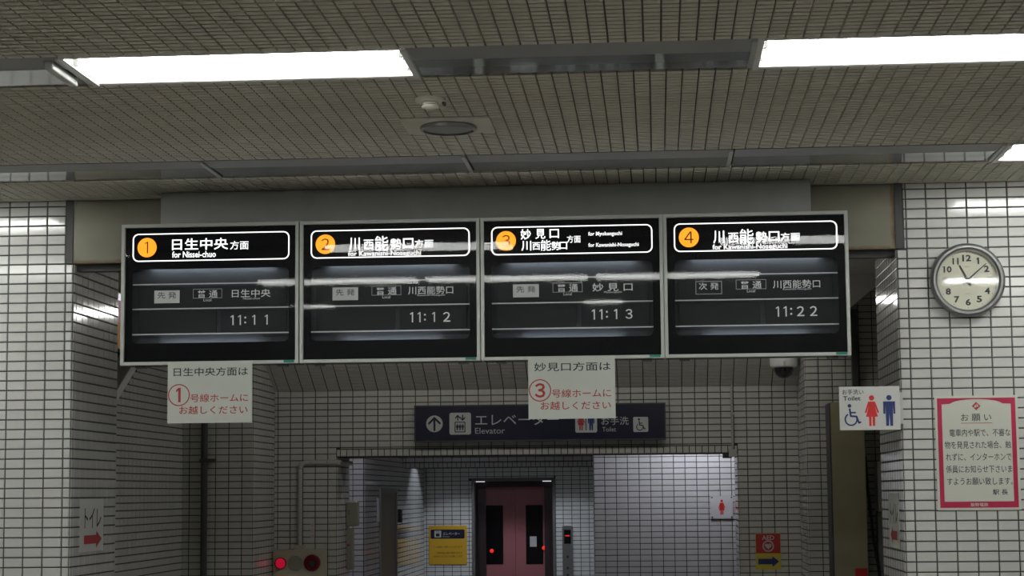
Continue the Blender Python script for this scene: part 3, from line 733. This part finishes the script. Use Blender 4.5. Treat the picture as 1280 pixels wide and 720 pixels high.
# elevator
t = thing('elevator', 'pink double elevator doors with dark windows at the end of the lobby', 'elevator', (-1.678, 22.45, FL))
hw = .4675; top = EYE + .16
fr = MB().box(-hw - .02, -hw + .012, -.012, .24, 0, top + .02).box(hw - .012, hw + .02, -.012, .24, 0, top + .02).box(-hw, hw, -.012, .24, top - .012, top + .02)
part('frame', fr, M['steel'], t)
part('inner_jamb', MB().box(-hw + .012, -hw + .022, 0, .24, 0, top - .02), M['jamb'], t)
part('inner_jamb', MB().box(hw - .022, hw - .012, 0, .24, 0, top - .02), M['jamb'], t)
part('reveal', MB().box(-hw + .02, -.345, .22, .24, 0, top - .01).box(.345, hw - .02, .22, .24, 0, top - .01), M['jamb'], t)
for s in (-1, 1):
    d = part('door_leaf', MB().box(min(0, s * .345) + (.0015 if s > 0 else 0), max(0, s * .345) - (.0015 if s < 0 else 0), .25, .28, 0, top - .02), M['elevator'], t)
    cx = -.245 if s < 0 else .245 - .02
    g = part('window_pane', MB().box(cx - .10, cx + .10, .245, .252, EYE - .82, EYE - .135), M['elglass'], d)
part('lintel_panel', MB().box(-hw + .02, hw - .02, .20, .24, top - .08, top - .012), M['jamb'], t)
for s in (-1, 1):
    part('downlight_reflection', MB().box(s * .39 - .05, s * .39 + .05, .01, .06, top - .020, top - .0125), M['adwhite'], t)  # glowing blocks put in for downlight reflections at the recess top
flat('window_notice', MB().rect(.17, .25, EYE - .62, EYE - .50, .243), M['signgrey'], t)
part('red_reflection', MB().lathe([(.024, .243), (.020, .228), (.0005, .222)], 'Y', (-.28, 0, EYE - .665), 16), M['redglow'], t)  # glowing red dots stand in for reflections on the doors
part('red_reflection', MB().lathe([(.024, .243), (.020, .228), (.0005, .222)], 'Y', (.335, 0, EYE - .635), 16), M['redglow'], t)
t = thing('call_panel', 'steel elevator call panel with red floor digit right of the pink doors', 'control panel', (-1.053, 22.445, -.98))
part('plate', MB().box(-.06, .06, -.02, 0, 0, .61), M['steel'], t, bevel=.003)
part('display', MB().box(-.038, .038, -.024, -.018, .40, .56), M['elglass'], t)
flat('digit', MB().rect(-.026, .026, .485, .497, -.0255), M['redglow'], t)
for zz in (.25, .12, .04): part('button', MB().lathe([(.016, -.018), (.016, -.027), (.0005, -.028)], 'Y', (0, 0, zz), 16), M['darkpipe'], t)
t = thing('elevator_notice', 'yellow plate with navy heading left of the pink elevator doors', 'sign', (-2.672, 22.435, -.812))
part('plate', MB().box(0, .445, 0, .01, 0, .45), M['yellow'], t, bevel=.01)
flat('heading_band', MB().poly(rrect(.022, .42, .30, .405, .014), -.0008), M['navy'], t)
flat('elevator_icon', MB().poly(rrect(.066, .146, .314, .392, .006), -.0016), M['signgrey'], t)
mb = MB(); mb.rect(.085, .127, .325, .36, -.0022); mb.stroke([(.095, .37), (.095, .385)], .006, -.0022); mb.stroke([(.117, .37), (.117, .385)], .006, -.0022); flat('icon_mark', mb, M['navy'], t)
lettering(t, 'エレベーター', .265, .356, .20, .036, -.0016, M['signgrey'], .01)
lettering(t, 'Elevator', .205, .322, .08, .014, -.0016, M['signgrey'])
for k, (s, zz) in enumerate((('・ご自由にお使いいただけます', .205), ('・ご使用後は扉が閉まるまで', .135), ('　お待ちくださるようお願いします', .095))):
    lettering(t, s, .225, zz, .33, .024, -.0008, M['brownprint'])

# ------------------------------------------------------------------ navy elevator and toilet guide sign
t = thing('guide_sign', 'long navy guide sign with up arrow, elevator and toilet symbols over the lobby opening', 'sign', (-1.897, CY - .10, .408))
W, H = 1.968, .288
part('case', MB().box(.008, W - .008, 0, .095, .008, H - .008), M['navy'], t)
part('frame', MB().box(0, W, -.006, .09, 0, .011).box(0, W, -.006, .09, H - .011, H).box(0, .009, -.006, .09, .011, H - .011).box(W - .009, W, -.006, .09, .011, H - .011), M['darkpipe'], t)
y = -.0012; k = W / 1113.0      # reading along the sign face
X = lambda a: a * k; Z = lambda b: H - b * k
flat('arrow_disc', MB().disc(X(90), Z(82), X(37), y), M['signgrey'], t)
flat('up_arrow', MB().stroke([(X(90), Z(110)), (X(90), Z(58))], X(9), y - .0006).stroke([(X(66), Z(80)), (X(90), Z(56)), (X(114), Z(80))], X(9), y - .0007), M['navy'], t)
flat('elevator_icon', MB().poly(rrect(X(157), X(253), Z(131), Z(34), X(9)), y), M['signgrey'], t)
mb = MB(); mb.poly(rrect(X(180), X(228), Z(121), Z(74), X(4)), y - .0006, [rrect(X(184), X(224), Z(117), Z(78), X(2))])
for a in (192, 204, 216): man(mb, X(a), Z(112), X(29), y - .0006)
mb.stroke([(X(194), Z(67)), (X(194), Z(47))], X(5), y - .0006).stroke([(X(184), Z(57)), (X(194), Z(46)), (X(204), Z(57))], X(5), y - .0007)
mb.stroke([(X(216), Z(45)), (X(216), Z(65))], X(5), y - .0006).stroke([(X(206), Z(56)), (X(216), Z(67)), (X(226), Z(56))], X(5), y - .0007)
flat('icon_mark', mb, M['navy'], t)
lettering(t, 'エレベーター', X(457), Z(67), X(370), X(50), y, M['signgrey'], .0)
lettering(t, 'Elevator', X(337), Z(115), X(132), X(26), y, M['signgrey'])
flat('toilet_icon', MB().poly(rrect(X(715), X(811), Z(128), Z(34), X(8)), y), M['signgrey'], t)
mb = MB(); woman(mb, X(740), Z(118), X(76), y - .0006); flat('woman_icon', mb, M['redink'], t)
mb = MB(); man(mb, X(785), Z(118), X(76), y - .0006); flat('man_icon', mb, M['blue'], t)
flat('divider', MB().rect(X(760), X(764), Z(118), Z(44), y - .0006), M['navy'], t)
lettering(t, 'お手洗', X(890), Z(78), X(120), X(36), y, M['signgrey'], .0)
lettering(t, 'Toilet', X(864), Z(115), X(60), X(20), y, M['signgrey'])
flat('wheelchair_plate', MB().poly(rrect(X(970), X(1036), Z(128), Z(62), X(6)), y), M['signgrey'], t)
mb = MB(); wheelchair(mb, X(1000), Z(122), X(54), y - .0006); flat('wheelchair_icon', mb, M['navy'], t)

# ------------------------------------------------------------------ fittings on the back wall
wt = CY - .005
t = thing('fire_alarm_box', 'cream alarm box with glowing red lamp and round red call point', 'alarm', (-3.017, wt, -.80))
part('case', MB().box(0, .412, -.09, 0, 0, .378), M['creambox'], t, bevel=.006)
part('cover_plate', MB().box(.018, .394, -.096, -.09, .018, .36), M['creambox'], t, bevel=.003)
part('lamp_ring', MB().lathe([(.046, -.095), (.046, -.104), (.040, -.106), (.040, -.096)], 'Y', (.062, 0, .275), 28), M['redcap'], t, smooth=True)
part('indicator_lamp', MB().lathe([(.040, -.096), (.036, -.118), (.024, -.134), (.0005, -.140)], 'Y', (.062, 0, .275), 28), M['redlamp'], t, smooth=True)
part('bell_cover', MB().lathe([(.058, -.096), (.056, -.102), (.0005, -.104)], 'Y', (.178, 0, .275), 32), M['grille'], t, smooth=True)
part('call_point', MB().lathe([(.066, -.096), (.064, -.112), (.050, -.118), (.046, -.108), (.0005, -.108)], 'Y', (.312, 0, .277), 36), M['redcap'], t, smooth=True)
part('push_button', MB().lathe([(.022, -.107), (.020, -.116), (.0005, -.118)], 'Y', (.312, 0, .270), 20), M['ink'], t)
t = thing('cable_conduit', 'grey-cream cable conduit from the alarm box up and around the lobby corner', 'conduit', (0, 0, 0))
pts = [(-2.817, wt - .02, -.42), (-2.817, wt - .02, .205)] + [(-2.817 + .055 * (1 - math.cos(R(a))), wt - .02, .205 + .055 * math.sin(R(a))) for a in range(15, 91, 15)] + [(-2.55, wt - .02, .26), (-2.508, wt - .02, .26)]
part('pipe', MB().tube(pts, .0195, 12), M['conduit'], t, smooth=True)
part('pipe', MB().tube([(-2.508, wt - .03, .26), (-2.508, 15.70, .26)], .0195, 12), M['conduit'], t, smooth=True)
part('end_fitting', MB().box(-2.855, -2.78, wt - .06, wt, -.424, -.385), M['creambox'], t)
for x_ in (-2.73, -2.60): part('screw', MB().lathe([(.006, -.038), (.0005, -.040)], 'Y', (x_, wt, .26), 8), M['darkpipe'], t)
t = thing('wall_sticker', 'small white sticker with red writing right of the grey conduit', 'sticker', (-2.735, wt, -.37))
part('sheet', MB().box(0, .03, -.002, 0, 0, .17), M['signgrey'], t)
for k_, c_ in enumerate('禁火災'): lettering(t, c_, .015, .14 - .045 * k_, .02, .025, -.0026, M['redink'])
t = thing('lobby_intercom', 'pale intercom box beside the lobby opening', 'intercom', (-2.525, 15.60, -.25))
part('case', MB().box(.0, .09, -.06, .06, 0, .20), M['grille'], t, bevel=.01)
part('lower_cover', MB().box(.0, .05, -.05, .05, -.35, -.02), M['grille'], t, bevel=.006)
part('slot', MB().box(.02, .025, -.062, -.058, .09, .13), M['ink'], t)
part('red_mark', MB().box(.005, .03, -.053, -.05, -.16, -.145), M['redink'], t)
# drain pipe on the left segment
t = thing('drain_pipe', 'dark vertical drain pipe on the passage wall below the first board', 'pipe', (-3.392, LY - .04, FL))
part('pipe', MB().tube([(0, 0, 0), (0, 0, EYE + CZ)], .025, 14), M['darkpipe'], t, smooth=True)
for zz in (EYE + .27, EYE + .95, EYE - .9): part('clamp', MB().box(-.03, .085, -.028, .035, zz - .012, zz + .012), M['darkpipe'], t)
t = thing('vertical_duct', 'dark vertical duct on the passage wall behind the fourth board', 'duct', (1.462, LY - .03, FL))
part('duct', MB().box(-.024, .024, -.03, .025, 0, EYE + 1.33), M['darkpipe'], t, bevel=.004)
t = thing('olive_partition', 'tall olive steel cabinet against the tiled wall below the toilet sign', 'cabinet', (1.375, 14.1, FL))
part('body', MB().box(-.125, .115, -.12, .19, 0, EYE + .635), M['rusty'], t, bevel=.004)
part('side_plate', MB().box(-.135, -.125, -.12, .19, 0, EYE + .63), M['edge'], t)
part('red_label', MB().box(.02, .105, -.123, -.12, EYE - .64, EYE - .55), M['red'], t)
t = thing('hanging_cable', 'black cable slanting down behind the olive cabinet', 'cable', (0, 0, 0))
part('cable', MB().tube([(1.50, 14.1, .25), (1.515, 14.1, .0), (1.545, 14.1, -.35), (1.60, 14.1, -.75), (1.66, 14.15, -1.5), (1.70, 14.2, FL)], .011, 8), M['ink'], t, smooth=True)
t = thing('wall_box', 'white wall box partly hidden behind the right wall corner', 'box', (1.585, LY - .02, -.15))
part('case', MB().box(0, .25, -.18, .015, 0, .36), M['white'], t, bevel=.004)
part('lower_panel', MB().box(.0, .25, -.12, .015, -.42, -.01), M['grey'], t)
# security camera under the stair soffit
t = thing('security_camera', 'white dome security camera under the sloping tiled soffit', 'camera', (.972, 14.73, 1.0))
part('base', MB().lathe([(.106, .03), (.106, -.035), (.100, -.055), (.086, -.063), (.001, -.063)], seg=36), M['housing'], t, smooth=True)
part('dome', MB().lathe([(.074, -.06), (.073, -.085), (.062, -.115), (.040, -.136), (.018, -.144), (.0005, -.145)], seg=36), M['dome'], t, smooth=True)
part('latch', MB().box(-.007, .007, -.112, -.10, -.055, -.02), M['alu'], t)
part('mount', MB().box(-.09, .09, -.09, .10, .02, .09), M['edge'], t)
t = thing('thin_conduit', 'thin white conduit running down to the right end of the lobby lintel', 'conduit', (.587, wt - .012, .30))
part('pipe', MB().tube([(0, 0, 0), (0, 0, .56)], .009, 8), M['conduit'], t, smooth=True)
part('clip', MB().box(-.016, .016, -.01, .01, .30, .315), M['conduit'], t)
part('junction_box', MB().box(-.03, .03, -.012, .02, -.03, .03), M['conduit'], t, bevel=.003)
t = thing('lintel_sensor', 'small black sensor under the right end of the lobby lintel', 'sensor', (.545, CY + .03, .262))
part('body', MB().box(-.035, .035, -.03, .03, 0, .043), M['ink'], t, bevel=.004)
# AED sign
t = thing('aed_sign', 'red and yellow AED sign with blue arrow on the back wall', 'sign', (.748, wt - .004, -.60))
part('plate', MB().box(0, .193, 0, .004, 0, .278), M['aedyellow'], t)
flat('red_field', MB().rect(.003, .19, .125, .275, -.0006), M['aedred'], t)
lettering(t, 'AED', .097, .245, .095, .036, -.0012, M['signgrey'], .02)
flat('white_ring', MB().ring(.097, .18, .034, .044, -.0012), M['signgrey'], t)
h_ = [(.097 + .0016 * 16 * math.sin(a) ** 3, .180 + .0016 * (13 * math.cos(a) - 5 * math.cos(2 * a) - 2 * math.cos(3 * a) - math.cos(4 * a))) for a in [2 * math.pi * q / 28 for q in range(28)]]
flat('heart', MB().poly([(x_, z_) for x_, z_ in h_], -.0014), M['signgrey'], t)
mb = MB(); arrow_right(mb, .018, .178, .062, .085, -.0012); flat('arrow', mb, M['blue'], t)
# women's toilet sign
t = thing('women_sign', 'square white sign with red woman figure on the lobby wall', 'sign', (.455, 16.832, -.229))
part('plate', MB().box(0, .192, 0, .008, 0, .194), M['white'], t)
mb = MB(); woman(mb, .096, .033, .130, -.0008); flat('woman_icon', mb, M['red'], t)
for a in (.012, .180):
    for b in (.012, .182): part('screw', MB().lathe([(.007, 0), (.006, -.004), (.0005, -.005)], 'Y', (a, 0, b), 10), M['ink'], t)

# ------------------------------------------------------------------ floor and the rest of the hall
structure('floor', MB().box(-7.1, 6.1, -7.1, 23.2, FL - .1, FL), M['floor'])
structure('wall_hall_left', MB().box(-7.1, -7.0, -7, FY, FL, 1.62), M['hall'])
structure('wall_hall_right', MB().box(6.0, 6.1, -7, FY, FL, 1.62), M['hall'])
structure('wall_hall_rear', MB().box(-7, 6, -7.1, -7.0, FL, 1.62), M['hall'])
structure('wall_passage_end_left', MB().box(-5.2, -4.2, 14.3, 14.4, FL, CZ), M['darkplaster'])
structure('wall_passage_end_right', MB().box(3.2, 3.3, 10.56, 14.4, FL, CZ), M['darkplaster'])

# lift everything so that the floor lies at height 0
for o in scn.objects:
    if o.parent is None: o.location.z += EYE
